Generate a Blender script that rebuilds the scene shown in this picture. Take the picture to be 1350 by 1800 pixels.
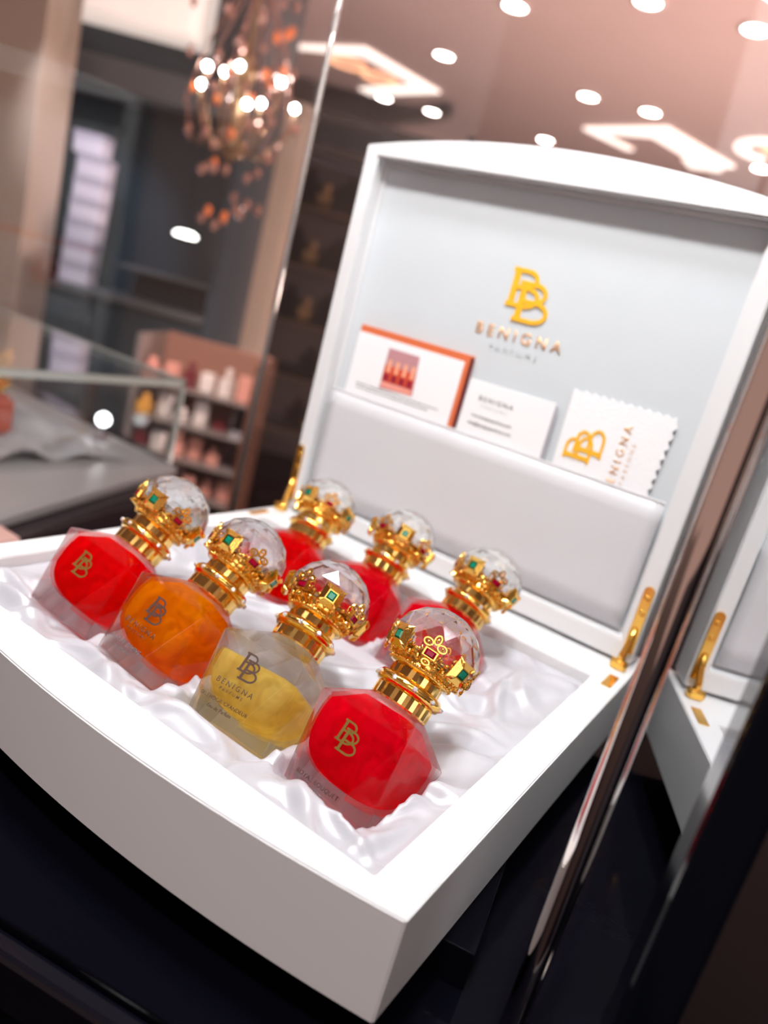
import bpy, bmesh, math, random
import numpy as np
from mathutils import Vector, Matrix
for o in list(bpy.data.objects): bpy.data.objects.remove(o, do_unlink=True)
SC = bpy.context.scene
COL = SC.collection
PI = math.pi

# ------------------------------------------------------------------ camera
CX, CY, CZ, YAW = 0.26912841, -0.25005377, 0.22790519, 0.5126
cam = bpy.data.cameras.new('camera')
cam.sensor_fit = 'HORIZONTAL'; cam.sensor_width = 27.0
cam.lens = 27.0 * 1318.414 / 1350.0
cam.clip_start = 0.01; cam.clip_end = 60
cam.dof.use_dof = True; cam.dof.focus_distance = 0.40; cam.dof.aperture_fstop = 4.3
co = bpy.data.objects.new('camera', cam); COL.objects.link(co)
m = Matrix(((0.80803936, -0.35111839, 0.47306265), (0.53336328, 0.09498886, -0.84053598), (0.25019196, 0.9315004, 0.26402839))).to_4x4()
m.translation = (CX, CY, CZ)
co.matrix_world = m
SC.camera = co
SC.view_settings.view_transform = 'Standard'; SC.view_settings.look = 'None'
SC.view_settings.gamma = 1.0; SC.view_settings.use_curve_mapping = False
SC.view_settings.exposure = 0.0

# ------------------------------------------------------------------ world and lights
w = bpy.data.worlds.new('world'); SC.world = w; w.use_nodes = True
w.node_tree.nodes['Background'].inputs[0].default_value = (0.82, 0.52, 0.44, 1)
w.node_tree.nodes['Background'].inputs[1].default_value = 0.50

def spot(name, loc, target, power, color, ang=.9, rad=.02):
    l = bpy.data.lights.new(name, 'SPOT'); l.energy = power; l.color = color; l.spot_size = ang; l.spot_blend = .7; l.shadow_soft_size = rad
    o = bpy.data.objects.new(name, l); COL.objects.link(o); o.location = loc
    o.rotation_euler = (Vector(target) - Vector(loc)).to_track_quat('-Z', 'Y').to_euler(); return o
def area(name, loc, target, size, power, color=(1, 1, 1), sy=None, spread=PI):
    l = bpy.data.lights.new(name, 'AREA'); l.energy = power; l.color = color; l.size = size; l.spread = spread
    if sy: l.shape = 'RECTANGLE'; l.size_y = sy
    o = bpy.data.objects.new(name, l); COL.objects.link(o); o.location = loc
    d = Vector(target) - Vector(loc); o.rotation_euler = d.to_track_quat('-Z', 'Y').to_euler()
    return o
area('box_key_fill', (0.02, 0.12, 0.95), (0.02, 0.14, 0), 0.10, 4.6, (0.93, 0.97, 1.0))
area('box_key_fill', (0.12, -0.50, 1.45), (0.03, 0.12, 0), 0.10, 15.0, (1.0, 0.97, 0.95))  # unseen fill added in front to brighten the bottles
area('box_key_fill', (-0.22, 0.02, 0.80), (-0.02, 0.22, 0), 0.05, 2.2, (1.0, 0.98, 0.95))  # small unseen light added for sparkle in the gold
area('box_key_fill', (0.16, 0.05, 0.78), (0.05, 0.2, 0.03), 0.04, 2.0, (1.0, 0.97, 0.94))  # another added light for the gold highlights
area('shop_fill_light', (1.2, -1.6, 1.5), (-0.6, 2.4, 0.4), 1.6, 20, (1.0, 0.93, 0.92))  # unseen area light added behind the camera, standing in for shop lighting
area('ceiling_fill_light', (0.9, 2.6, -1.02), (-1.6, 4.8, 1.6), 0.5, 260, (1.0, 0.74, 0.68))  # unseen fill added to brighten the ceiling

# ------------------------------------------------------------------ materials
MT = {}
def mat(name, col, rough=0.5, metal=0.0, spec=0.5, trans=0.0, ior=1.45, emit=None, es=1.0, coat=0.0, sheen=0.0, noise=None, bump=None, alpha=1.0):
    if name in MT: return MT[name]
    M = bpy.data.materials.new(name); M.use_nodes = True
    nt = M.node_tree; b = nt.nodes['Principled BSDF']
    b.inputs['Base Color'].default_value = (*col, 1); b.inputs['Roughness'].default_value = rough
    b.inputs['Metallic'].default_value = metal; b.inputs['Specular IOR Level'].default_value = spec
    b.inputs['Transmission Weight'].default_value = trans; b.inputs['IOR'].default_value = ior
    b.inputs['Coat Weight'].default_value = coat; b.inputs['Coat Roughness'].default_value = 0.04
    b.inputs['Sheen Weight'].default_value = sheen; b.inputs['Alpha'].default_value = alpha
    if emit: b.inputs['Emission Color'].default_value = (*emit, 1); b.inputs['Emission Strength'].default_value = es
    tc = nt.nodes.new('ShaderNodeTexCoord')
    if noise:   # (scale, second colour)
        n = nt.nodes.new('ShaderNodeTexNoise'); n.inputs['Scale'].default_value = noise[0]; n.inputs['Detail'].default_value = 4
        mx = nt.nodes.new('ShaderNodeMix'); mx.data_type = 'RGBA'
        mx.inputs[6].default_value = (*col, 1); mx.inputs[7].default_value = (*noise[1], 1)
        nt.links.new(tc.outputs['Object'], n.inputs['Vector']); nt.links.new(n.outputs['Fac'], mx.inputs[0])
        nt.links.new(mx.outputs[2], b.inputs['Base Color'])
    if bump:    # (scale, strength)
        n = nt.nodes.new('ShaderNodeTexNoise'); n.inputs['Scale'].default_value = bump[0]; n.inputs['Detail'].default_value = 3
        bp = nt.nodes.new('ShaderNodeBump'); bp.inputs['Strength'].default_value = bump[1]; bp.inputs['Distance'].default_value = 0.001
        nt.links.new(tc.outputs['Object'], n.inputs['Vector']); nt.links.new(n.outputs['Fac'], bp.inputs['Height'])
        nt.links.new(bp.outputs['Normal'], b.inputs['Normal'])
    MT[name] = M; return M

def mixglass(name, tint, body=None, bodyw=0.0, ior=1.45, clear=0.5, rough=0.0, gloss=0.0):
    """real glass blended with a plain see-through share so light reaches what is behind"""
    M = bpy.data.materials.new(name); M.use_nodes = True; nt = M.node_tree; nt.nodes.clear()
    out = nt.nodes.new('ShaderNodeOutputMaterial')
    g = nt.nodes.new('ShaderNodeBsdfGlass'); g.inputs['Color'].default_value = (*tint, 1); g.inputs['IOR'].default_value = ior; g.inputs['Roughness'].default_value = rough
    t = nt.nodes.new('ShaderNodeBsdfTransparent'); t.inputs['Color'].default_value = (*tint, 1)
    mx = nt.nodes.new('ShaderNodeMixShader'); mx.inputs[0].default_value = clear
    nt.links.new(g.outputs[0], mx.inputs[1]); nt.links.new(t.outputs[0], mx.inputs[2])
    last = mx
    if body:
        d = nt.nodes.new('ShaderNodeBsdfDiffuse'); d.inputs['Color'].default_value = (*body, 1)
        tl = nt.nodes.new('ShaderNodeBsdfTranslucent'); tl.inputs['Color'].default_value = (*body, 1)
        m2 = nt.nodes.new('ShaderNodeMixShader'); m2.inputs[0].default_value = 0.5
        nt.links.new(d.outputs[0], m2.inputs[1]); nt.links.new(tl.outputs[0], m2.inputs[2])
        m3 = nt.nodes.new('ShaderNodeMixShader')
        n = nt.nodes.new('ShaderNodeTexNoise'); n.inputs['Scale'].default_value = 60; n.inputs['Detail'].default_value = 2
        n.inputs['Distortion'].default_value = 1.5
        tc = nt.nodes.new('ShaderNodeTexCoord'); nt.links.new(tc.outputs['Object'], n.inputs['Vector'])
        mr = nt.nodes.new('ShaderNodeMapRange'); mr.inputs['From Min'].default_value = .35; mr.inputs['From Max'].default_value = .65
        mr.inputs['To Min'].default_value = bodyw * .74; mr.inputs['To Max'].default_value = min(1, bodyw * 1.25)
        nt.links.new(n.outputs['Fac'], mr.inputs['Value']); nt.links.new(mr.outputs[0], m3.inputs[0])
        nt.links.new(mx.outputs[0], m3.inputs[1]); nt.links.new(m2.outputs[0], m3.inputs[2]); last = m3
    if gloss:
        gl = nt.nodes.new('ShaderNodeBsdfGlossy'); gl.inputs['Roughness'].default_value = 0.02
        lw = nt.nodes.new('ShaderNodeLayerWeight'); lw.inputs['Blend'].default_value = 0.5
        pw = nt.nodes.new('ShaderNodeMath'); pw.operation = 'POWER'; pw.inputs[1].default_value = 3.5; nt.links.new(lw.outputs['Facing'], pw.inputs[0])
        mu = nt.nodes.new('ShaderNodeMath'); mu.operation = 'MULTIPLY_ADD'; mu.inputs[1].default_value = gloss; mu.inputs[2].default_value = 0.045; nt.links.new(pw.outputs[0], mu.inputs[0])
        m4 = nt.nodes.new('ShaderNodeMixShader'); nt.links.new(mu.outputs[0], m4.inputs[0]); nt.links.new(last.outputs[0], m4.inputs[1]); nt.links.new(gl.outputs[0], m4.inputs[2]); last = m4
    nt.links.new(last.outputs[0], out.inputs['Surface'])
    MT[name] = M; return M

def pane(name, tint=(0.97, 0.98, 0.98), refl=1.0):
    M = bpy.data.materials.new(name); M.use_nodes = True; nt = M.node_tree; nt.nodes.clear()
    out = nt.nodes.new('ShaderNodeOutputMaterial')
    t = nt.nodes.new('ShaderNodeBsdfTransparent'); t.inputs['Color'].default_value = (*tint, 1)
    g = nt.nodes.new('ShaderNodeBsdfGlossy'); g.inputs['Roughness'].default_value = 0.01; g.inputs['Color'].default_value = (1, 1, 1, 1)
    f = nt.nodes.new('ShaderNodeLayerWeight'); f.inputs['Blend'].default_value = 0.5
    pw = nt.nodes.new('ShaderNodeMath'); pw.operation = 'POWER'; pw.inputs[1].default_value = 5.0
    nt.links.new(f.outputs['Facing'], pw.inputs[0])
    mu = nt.nodes.new('ShaderNodeMath'); mu.operation = 'MULTIPLY_ADD'; mu.inputs[1].default_value = 0.9 * refl; mu.inputs[2].default_value = 0.025 * refl
    nt.links.new(pw.outputs[0], mu.inputs[0])
    mx = nt.nodes.new('ShaderNodeMixShader'); nt.links.new(mu.outputs[0], mx.inputs[0])
    nt.links.new(t.outputs[0], mx.inputs[1]); nt.links.new(g.outputs[0], mx.inputs[2]); nt.links.new(mx.outputs[0], out.inputs['Surface'])
    MT[name] = M; return M

white = mat('white_lacquer', (0.64, 0.645, 0.66), 0.22, spec=0.5, coat=0.25)
linerm = mat('pale_grey_liner', (0.50, 0.54, 0.57), 0.55, noise=(30, (0.53, 0.56, 0.585)))
pocketm = None
gold = mat('polished_gold', (1.0, 0.62, 0.14), 0.13, 1.0, bump=(900, 0.12))
goldb = mat('bright_gold', (1.0, 0.66, 0.20), 0.10, 1.0)
hingegold = mat('hinge_gold', (1.0, 0.58, 0.12), 0.2, 1.0)
chrome = mat('rose_chrome', (0.80, 0.72, 0.68), 0.06, 1.0)
blackg = mat('black_gloss', (0.002, 0.002, 0.004), 0.09, spec=0.10, ior=1.25, bump=(120, 0.10))
blackm = mat('black_frame', (0.003, 0.004, 0.007), 0.10, spec=0.4)
mirror = mat('dark_mirror', (0.72, 0.74, 0.75), 0.015, 1.0)
emerald = mat('emerald', (0.0, 0.25, 0.15), 0.05, trans=0.3, ior=1.6, coat=0.6)
ruby = mat('ruby', (0.22, 0.0, 0.015), 0.12, spec=0.4)
stone = mat('rhinestone', (0.9, 0.92, 0.96), 0.04, metal=0.6, coat=1.0)
crystal = mixglass('crystal', (0.985, 0.99, 0.99), ior=1.5, clear=0.35, gloss=0.5)
bglass = mixglass('bottle_glass', (0.99, 0.995, 0.995), ior=1.45, clear=0.50, gloss=0.0)
red = mixglass('red_perfume', (1.0, 0.01, 0.01), (1.0, 0.0, 0.003), 0.48, ior=1.12, clear=0.72)
crimson = mixglass('crimson_perfume', (1.0, 0.01, 0.05), (1.0, 0.0, 0.022), 0.45, ior=1.12, clear=0.72)
amber = mixglass('amber_perfume', (1.0, 0.30, 0.01), (1.0, 0.38, 0.0), 0.42, ior=1.12, clear=0.7)
yellow = mixglass('yellow_perfume', (1.0, 0.80, 0.30), (1.0, 0.84, 0.26), 0.34, ior=1.12, clear=0.7)
pglass = pane('pane_glass')
inkdark = mat('dark_brown_print', (0.055, 0.028, 0.022), 0.5)
inkolive = mat('olive_gold_print', (0.20, 0.13, 0.03), 0.35, 0.4)
inkgrey = mat('grey_print', (0.12, 0.12, 0.13), 0.6)
inkpale = mat('pale_grey_print', (0.42, 0.46, 0.48), 0.6)
goldfoil = mat('gold_foil', (1.0, 0.52, 0.03), 0.4, 0.3)
copperfoil = mat('copper_foil', (0.72, 0.38, 0.16), 0.4, 0.35)
cardw = mat('card_white', (0.76, 0.76, 0.78), 0.5)
copper = mat('copper_leather', (0.62, 0.14, 0.05), 0.45, bump=(1500, 0.4))
maroon = mat('maroon_edge', (0.10, 0.012, 0.016), 0.5)

# satin
M = bpy.data.materials.new('white_satin'); M.use_nodes = True; nt = M.node_tree; b = nt.nodes['Principled BSDF']
b.inputs['Base Color'].default_value = (0.39, 0.39, 0.425, 1); b.inputs['Roughness'].default_value = 0.30
b.inputs['Specular IOR Level'].default_value = 0.9; b.inputs['Sheen Weight'].default_value = 0.3; b.inputs['Anisotropic'].default_value = 0.6
tc = nt.nodes.new('ShaderNodeTexCoord'); wv = nt.nodes.new('ShaderNodeTexWave'); wv.inputs['Scale'].default_value = 480; wv.inputs['Distortion'].default_value = 0.3
mp = nt.nodes.new('ShaderNodeMapping'); mp.inputs['Rotation'].default_value = (0, 0, 0.5)
nt.links.new(tc.outputs['Object'], mp.inputs['Vector']); nt.links.new(mp.outputs[0], wv.inputs['Vector'])
bpn = nt.nodes.new('ShaderNodeBump'); bpn.inputs['Strength'].default_value = 0.12; bpn.inputs['Distance'].default_value = 0.0004
nt.links.new(wv.outputs['Fac'], bpn.inputs['Height']); nt.links.new(bpn.outputs[0], b.inputs['Normal'])
satin = M
# translucent pocket
M = bpy.data.materials.new('frosted_pocket'); M.use_nodes = True; nt = M.node_tree
b = nt.nodes['Principled BSDF']; b.inputs['Base Color'].default_value = (0.68, 0.68, 0.71, 1); b.inputs['Roughness'].default_value = 0.3
out = nt.nodes['Material Output']; t = nt.nodes.new('ShaderNodeBsdfTransparent'); mx = nt.nodes.new('ShaderNodeMixShader'); mx.inputs[0].default_value = 0.30
nt.links.new(b.outputs[0], mx.inputs[1]); nt.links.new(t.outputs[0], mx.inputs[2]); nt.links.new(mx.outputs[0], out.inputs['Surface'])
pocketm = M

# ------------------------------------------------------------------ helpers
def link(name, me, m_=None, parent=None, loc=None, rot=None, mtx=None):
    o = bpy.data.objects.new(name, me); COL.objects.link(o)
    if m_ is not None and me is not None and len(me.materials) == 0: me.materials.append(m_)
    if parent is not None: o.parent = parent
    if mtx is not None: o.matrix_local = mtx
    if loc is not None: o.location = loc
    if rot is not None: o.rotation_euler = rot
    return o
def tag(o, label=None, cat=None, group=None, kind=None):
    if label: o['label'] = label
    if cat: o['category'] = cat
    if group: o['group'] = group
    if kind: o['kind'] = kind
    return o
def empty(name, loc=(0, 0, 0), rz=0.0, parent=None):
    o = bpy.data.objects.new(name, None); COL.objects.link(o); o.location = loc; o.rotation_euler = (0, 0, rz); o.empty_display_size = 0.02
    if parent: o.parent = parent
    return o
def fin(bm, name, bev=0.0, segs=2, smooth=False):
    if bev > 0:
        bmesh.ops.remove_doubles(bm, verts=bm.verts, dist=1e-6)
        bmesh.ops.recalc_face_normals(bm, faces=bm.faces)
        ed = [e for e in bm.edges if len(e.link_faces) == 2 and e.calc_face_angle(0) > 0.3]
        bmesh.ops.bevel(bm, geom=ed, offset=bev, segments=segs, affect='EDGES', profile=0.5)
    bmesh.ops.recalc_face_normals(bm, faces=bm.faces)
    me = bpy.data.meshes.new(name); bm.to_mesh(me); bm.free()
    if smooth: me.polygons.foreach_set('use_smooth', [True] * len(me.polygons))
    return me
def box(bm, x0, x1, y0, y1, z0, z1):
    v = [bm.verts.new(p) for p in ((x0, y0, z0), (x1, y0, z0), (x1, y1, z0), (x0, y1, z0), (x0, y0, z1), (x1, y0, z1), (x1, y1, z1), (x0, y1, z1))]
    for f in ((0, 3, 2, 1), (4, 5, 6, 7), (0, 1, 5, 4), (1, 2, 6, 5), (2, 3, 7, 6), (3, 0, 4, 7)): bm.faces.new([v[i] for i in f])
def bx(name, x0, x1, y0, y1, z0, z1, m_, parent=None, bev=0.0, **k):
    bm = bmesh.new(); box(bm, x0, x1, y0, y1, z0, z1); return link(name, fin(bm, name, bev), m_, parent, **k)
def lathe(bm, prof, n=32, ripple=0.0, cap=True):
    rings = []
    for r, z in prof:
        ring = []
        for i in range(n):
            a = 2 * PI * i / n; rr = r * (1 + (ripple if i % 2 else 0))
            ring.append(bm.verts.new((rr * math.cos(a), rr * math.sin(a), z)))
        rings.append(ring)
    for A, B in zip(rings, rings[1:]):
        for i in range(n): bm.faces.new((A[i], A[(i + 1) % n], B[(i + 1) % n], B[i]))
    if cap:
        bm.faces.new(list(reversed(rings[0]))); bm.faces.new(rings[-1])
def ball(bm, c, r, sub=1):
    bmesh.ops.create_icosphere(bm, subdivisions=sub, radius=r, matrix=Matrix.Translation(c))
def ribbon(bm, pts, wd, th=0.0002, z=0.0, closed=False):
    """flat stroke of width wd (or list) along 2-D pts, extruded by th along z"""
    n = len(pts); L = []; Rr = []
    for i, p in enumerate(pts):
        a = pts[(i - 1) % n] if closed else pts[max(i - 1, 0)]; c = pts[(i + 1) % n] if closed else pts[min(i + 1, n - 1)]
        d = Vector((c[0] - a[0], c[1] - a[1])); d = d.normalized() if d.length > 0 else Vector((1, 0)); q = Vector((-d.y, d.x))
        ww = wd[i] if isinstance(wd, (list, tuple)) else wd
        L.append((p[0] + q.x * ww / 2, p[1] + q.y * ww / 2)); Rr.append((p[0] - q.x * ww / 2, p[1] - q.y * ww / 2))
    rows = []
    for i in range(n):
        rows.append([bm.verts.new((L[i][0], L[i][1], z)), bm.verts.new((Rr[i][0], Rr[i][1], z)), bm.verts.new((Rr[i][0], Rr[i][1], z + th)), bm.verts.new((L[i][0], L[i][1], z + th))])
    rng = range(n) if closed else range(n - 1)
    for i in rng:
        A, B = rows[i], rows[(i + 1) % n]
        for k in range(4): bm.faces.new((A[k], A[(k + 1) % 4], B[(k + 1) % 4], B[k]))
    if not closed:
        bm.faces.new(rows[0]); bm.faces.new(list(reversed(rows[-1])))
def arc(cx, cy, rx, ry, a0, a1, n=14):
    return [(cx + rx * math.cos(math.radians(a0 + (a1 - a0) * i / n)), cy + ry * math.sin(math.radians(a0 + (a1 - a0) * i / n))) for i in range(n + 1)]
def tube(bm, pts, r, n=8):
    P = [Vector(p) for p in pts]; rings = []
    for i, p in enumerate(P):
        d = (P[min(i + 1, len(P) - 1)] - P[max(i - 1, 0)]).normalized(); q = d.to_track_quat('Z', 'Y')
        rr = r[i] if isinstance(r, (list, tuple)) else r
        rings.append([bm.verts.new(p + q @ Vector((rr * math.cos(2 * PI * k / n), rr * math.sin(2 * PI * k / n), 0))) for k in range(n)])
    for A, B in zip(rings, rings[1:]):
        for i in range(n): bm.faces.new((A[i], A[(i + 1) % n], B[(i + 1) % n], B[i]))
    bm.faces.new(list(reversed(rings[0]))); bm.faces.new(rings[-1])
TXT = {}
def textmesh(body, width, spacing=1.3, ext=0.0, bold=0.0):
    key = (body, round(width, 5), spacing, bold)
    if key in TXT: return TXT[key]
    c = bpy.data.curves.new('t', 'FONT'); c.body = body; c.align_x = 'CENTER'; c.align_y = 'CENTER'; c.space_character = spacing; c.size = 1.0
    c.offset = bold; c.resolution_u = 4
    o = bpy.data.objects.new('t', c); COL.objects.link(o)
    bpy.context.view_layer.update()
    dg = bpy.context.evaluated_depsgraph_get(); me = bpy.data.meshes.new_from_object(o.evaluated_get(dg))
    bpy.data.objects.remove(o, do_unlink=True); bpy.data.curves.remove(c)
    xs = [v.co.x for v in me.vertices]; s = width / (max(xs) - min(xs)); cx = (max(xs) + min(xs)) / 2
    ys = [v.co.y for v in me.vertices]; cy = (max(ys) + min(ys)) / 2
    for v in me.vertices: v.co = ((v.co.x - cx) * s, (v.co.y - cy) * s, 0)
    me.materials.clear()
    bm = bmesh.new(); bm.from_mesh(me)
    r = bmesh.ops.extrude_face_region(bm, geom=bm.faces[:])
    for v in [g for g in r['geom'] if isinstance(g, bmesh.types.BMVert)]: v.co.z += 0.00015
    bm.to_mesh(me); bm.free()
    me.name = 'lettering'; TXT[key] = me; return me
def face_front(x, y, z, extra=None):
    """matrix that puts a flat XY drawing on a plane facing -Y"""
    M_ = Matrix.Translation((x, y, z)) @ Matrix.Rotation(PI / 2, 4, 'X')
    return M_ @ extra if extra is not None else M_
def lettering(body, width, m_, parent, M_, spacing=1.3, bold=0.0, name='lettering'):
    me = textmesh(body, width, spacing, bold=bold).copy(); me.materials.append(m_)
    return link(name, me, None, parent, mtx=M_)
def monogram_mesh(h, th=0.0003, fat=1.0):
    bm = bmesh.new(); W = 0.075 * fat
    def B(ox, oy, sx, sy, z):
        f = lambda P: [((ox + p[0] * sx) * h, (oy + p[1] * sy) * h) for p in P]
        ribbon(bm, f([(0, 0), (0, 1)]), W * 1.55 * h, th, z)
        ribbon(bm, f([(-.2, 1), (.0, 1), (.2, 1), (.35, 1)] + arc(.42, .76, .42, .24, 90, -90, 12) + [(.05, .52)]), W * h, th, z + .12 * th)
        ribbon(bm, f([(.05, .52), (.5, .52)] + arc(.55, .26, .5, .26, 90, -90, 12) + [(-.2, 0)]), W * h, th, z + .25 * th)
    B(-.30, -.22, .56, .72, 0); B(-.06, -.5, .60, .76, th * .5)
    return fin(bm, 'monogram')

# ------------------------------------------------------------------ shop shell (local frame: x right, y away from the viewer)
SM = Matrix.Translation((CX, CY, 0)) @ Matrix.Rotation(YAW, 4, 'Z')
def shop_empty(name, u, v, z): 
    p = SM @ Vector((u, v, z)); return empty(name, p, YAW)
FLOOR = -1.10; CEIL = 1.60
ceilm = mat('pink_ceiling', (0.62, 0.44, 0.41), 0.42, spec=0.4, noise=(0.9, (0.72, 0.55, 0.50)))
floorm = mat('dark_floor', (0.014, 0.009, 0.012), 0.2, noise=(3, (0.024, 0.014, 0.016)))
wallm = mat('dark_wall', (0.035, 0.028, 0.030), 0.35, noise=(2.0, (0.07, 0.05, 0.045)))
teal = mat('dark_teal_wood', (0.018, 0.034, 0.048), 0.4, noise=(6, (0.030, 0.045, 0.058)))
tealgrey = mat('slate_trim', (0.10, 0.11, 0.12), 0.35)
beige = mat('beige_stone', (0.46, 0.36, 0.29), 0.35, noise=(5, (0.42, 0.32, 0.25)))
cream = mat('cream_plaster', (0.80, 0.66, 0.58), 0.5)
for nm, a in (('floor', (-7, 5, -3, 7.4, FLOOR - .05, FLOOR)), ('ceiling', (-7, 5, -3, 7.4, CEIL, CEIL + .05)), ('wall_back', (-7, 5, 7.05, 7.3, FLOOR, CEIL))):
    o = bx(nm, *a, dict(floor=floorm, ceiling=ceilm, wall_back=wallm)[nm]); o.matrix_world = SM; tag(o, kind='structure')
o = bx('trim_1', -2.6, 5, 6.97, 7.05, CEIL - .10, CEIL, cream, bev=.01); o.matrix_world = SM; tag(o, kind='structure')

# downlights
lampglow = mat('lamp_glow', (1, 1, 1), 0.5, emit=(1.0, 0.93, 0.88), es=26)
ringm = mat('lamp_ring', (0.75, 0.62, 0.58), 0.4)
bm = bmesh.new(); lathe(bm, [(0.052, 0), (0.068, 0), (0.070, -0.006), (0.052, -0.010)], 24, cap=False); ring_me = fin(bm, 'ring', smooth=True); ring_me.materials.append(ringm)
bm = bmesh.new(); lathe(bm, [(0.0515, 0.0), (0.0515, -0.006), (0.030, -0.009)], 20); disc_me = fin(bm, 'disc'); disc_me.materials.append(lampglow)
L = [(-.34, 4.76, 'white round downlight in the ceiling, high above the left part of the lid'),
     (.51, 4.8, 'white round downlight in the ceiling, left one of the near pair over the lid'),
     (.87, 4.78, 'white round downlight in the ceiling, right one of the near pair over the lid'),
     (-.42, 6.06, 'small far downlight just above the left shoulder of the lid'),
     (-.78, 6.03, 'small far downlight nearest to the curled painted light patch'),
     (.43, 6.0, 'small far downlight peeking over the middle of the lid edge'),
     (.93, 3.46, 'largest glowing downlight at the top right corner'),
     (-.02, 3.85, 'dim downlight cut by the top edge of the photo, near the middle'),
     (1.74, 5.29, 'downlight at the right edge beside the arrow-like light patch'),
     (.49, 3.47, 'downlight cut by the top edge of the photo, right of the middle')]
extra = [(-1.6, 1.0), (.6, .4), (-.6, -.6), (.7, -1.4), (1.6, 1.8), (-1.9, -1.2), (1.5, -.4), (-.5, 1.6)]
for u, v, lab in L + [(u, v, None) for u, v in extra]:
    e = shop_empty('ceiling_light', u, v, CEIL)
    link('trim_ring', ring_me, None, e, loc=(0, 0, -.0005)); link('lamp_disc', disc_me, None, e, loc=(0, 0, -.0005))
    tag(e, lab or 'round white downlight in the ceiling behind the camera', 'lamp', 'downlights in the shop ceiling')

# patches of light thrown on the ceiling, painted as emissive shapes
glowp = mat('painted_light_patch', (1, .9, .84), 0.5, emit=(1.0, 0.84, 0.76), es=1.5)
glowo = mat('painted_amber_light', (1, .6, .4), 0.5, emit=(1.0, 0.50, 0.28), es=1.3)
def poly(bm, P, z0, z1):
    a = [bm.verts.new((x, y, z0)) for x, y in P]; b_ = [bm.verts.new((x, y, z1)) for x, y in P]; n = len(P)
    bm.faces.new(list(reversed(a))); bm.faces.new(b_)
    for i in range(n): bm.faces.new((a[i], a[(i + 1) % n], b_[(i + 1) % n], b_[i]))
bm = bmesh.new(); ribbon(bm, [(0.62, 5.46), (1.02, 5.10), (1.54, 5.50)], [.05, .26, .24], .012, CEIL - .013); ribbon(bm, [(1.54, 5.50), (1.36, 5.62)], .20, .010, CEIL - .012)
ribbon(bm, [(0.66, 5.46), (0.98, 5.66)], .06, .010, CEIL - .012)
o = link('ceiling_light_patch', fin(bm, 'p'), glowp); o.matrix_world = SM
tag(o, 'bright cream angular painted light patch shaped like an arrowhead on the ceiling, right of the lid centre', 'ceiling light')
e = shop_empty('ceiling_patch_motif', 0, 0, CEIL)
bm = bmesh.new()
ribbon(bm, [(-1.36, 5.38), (-.84, 5.08), (-.44, 5.5), (-.92, 6.0)], [.05, .16, .16, .12], .012, -.013)
link('frame', fin(bm, 'f'), glowp, e)
bm = bmesh.new(); ribbon(bm, arc(-.98, 5.42, .13, .10, 20, 330), .035, .012, -.013); ribbon(bm, arc(-.78, 5.56, .11, .10, 200, -120), .035, .012, -.013)
link('patch_curl', fin(bm, 's'), glowo, e)
tag(e, 'light patch painted on the ceiling as a pointed frame around two amber scrolls, upper middle', 'ceiling light')
e = shop_empty('ceiling_patch_motif', 0, 0, CEIL)
bm = bmesh.new(); ribbon(bm, arc(1.72, 4.9, .26, .22, 100, 290), .07, .012, -.013); link('frame', fin(bm, 'f'), glowp, e)
bm = bmesh.new(); ribbon(bm, arc(1.68, 4.86, .10, .06, 40, 300), .05, .012, -.013); link('patch_curl', fin(bm, 's'), glowo, e)
tag(e, 'faint curved light patch painted on the ceiling with a small amber scroll at the right edge', 'ceiling light')

# beige pillars
def pillar(u0, u1, v0, v1, z1, label):
    e = shop_empty('pillar', (u0 + u1) / 2, (v0 + v1) / 2, FLOOR); a, d = (u1 - u0) / 2, (v1 - v0) / 2
    bx('shaft', -a, a, -d, d, 0, z1 - FLOOR - .04, beige, e, bev=.004)
    bx('plinth', -a - .015, a + .015, -d - .015, d + .015, 0, .10, tealgrey, e, bev=.004)
    bx('capital', -a - .008, a + .008, -d - .008, d + .008, z1 - FLOOR - .04, z1 - FLOOR, beige, e, bev=.004)
    tag(e, label, 'pillar'); return e
pillar(-2.5, -1.645, 3.0, 3.25, CEIL, 'broad beige stone pillar at the left edge')
pillar(-1.085, -.865, 4.0, 4.2, 1.02, 'narrow beige pillar with a bright lit top, left of the open lid')
spot('pillar_lamp', SM @ Vector((-.97, 3.35, 1.5)), SM @ Vector((-.97, 4.0, .88)), 330, (1, .93, .86), .5)

# tall dark display cabinet on the left with a stack of white boxes
e = shop_empty('display_cabinet', -1.45, 3.62, FLOOR); H = CEIL - FLOOR
bx('carcass', -.62, .50, .05, .30, 0, H, teal, e)
bx('side_panel', -.62, -.56, -.28, .05, 0, H - .02, teal, e, bev=.003)
bx('side_panel', .46, .50, -.28, .05, 0, H - .02, teal, e, bev=.003)
bx('header', -.56, .46, -.27, .05, 1.86, 1.97, tealgrey, e, bev=.004)
bx('counter_top', -.56, .46, -.29, .05, 1.02, 1.05, tealgrey, e, bev=.003)
bx('door', -.56, -.055, -.26, .05, .02, 1.02, teal, e, bev=.004)
bx('door', -.045, .46, -.26, .05, .02, 1.02, teal, e, bev=.004)
bx('shelf', .02, .46, -.20, .05, 1.17, 1.185, tealgrey, e, bev=.002)
bx('lit_soffit', -.50, .205, -.30, -.02, 2.125, 2.50, mat('cream_painted_light', (.8, .7, .64), .5, emit=(1.0, .82, .74), es=.75), e, bev=.003)  # cream soffit; its lit look is put in as emission
tag(e, 'tall dark teal display cabinet with a cream soffit painted as lit on top by the left pillar', 'cabinet')
pwhite = mat('lilac_white_paper', (0.62, 0.58, 0.68), 0.5, emit=None)
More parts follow.
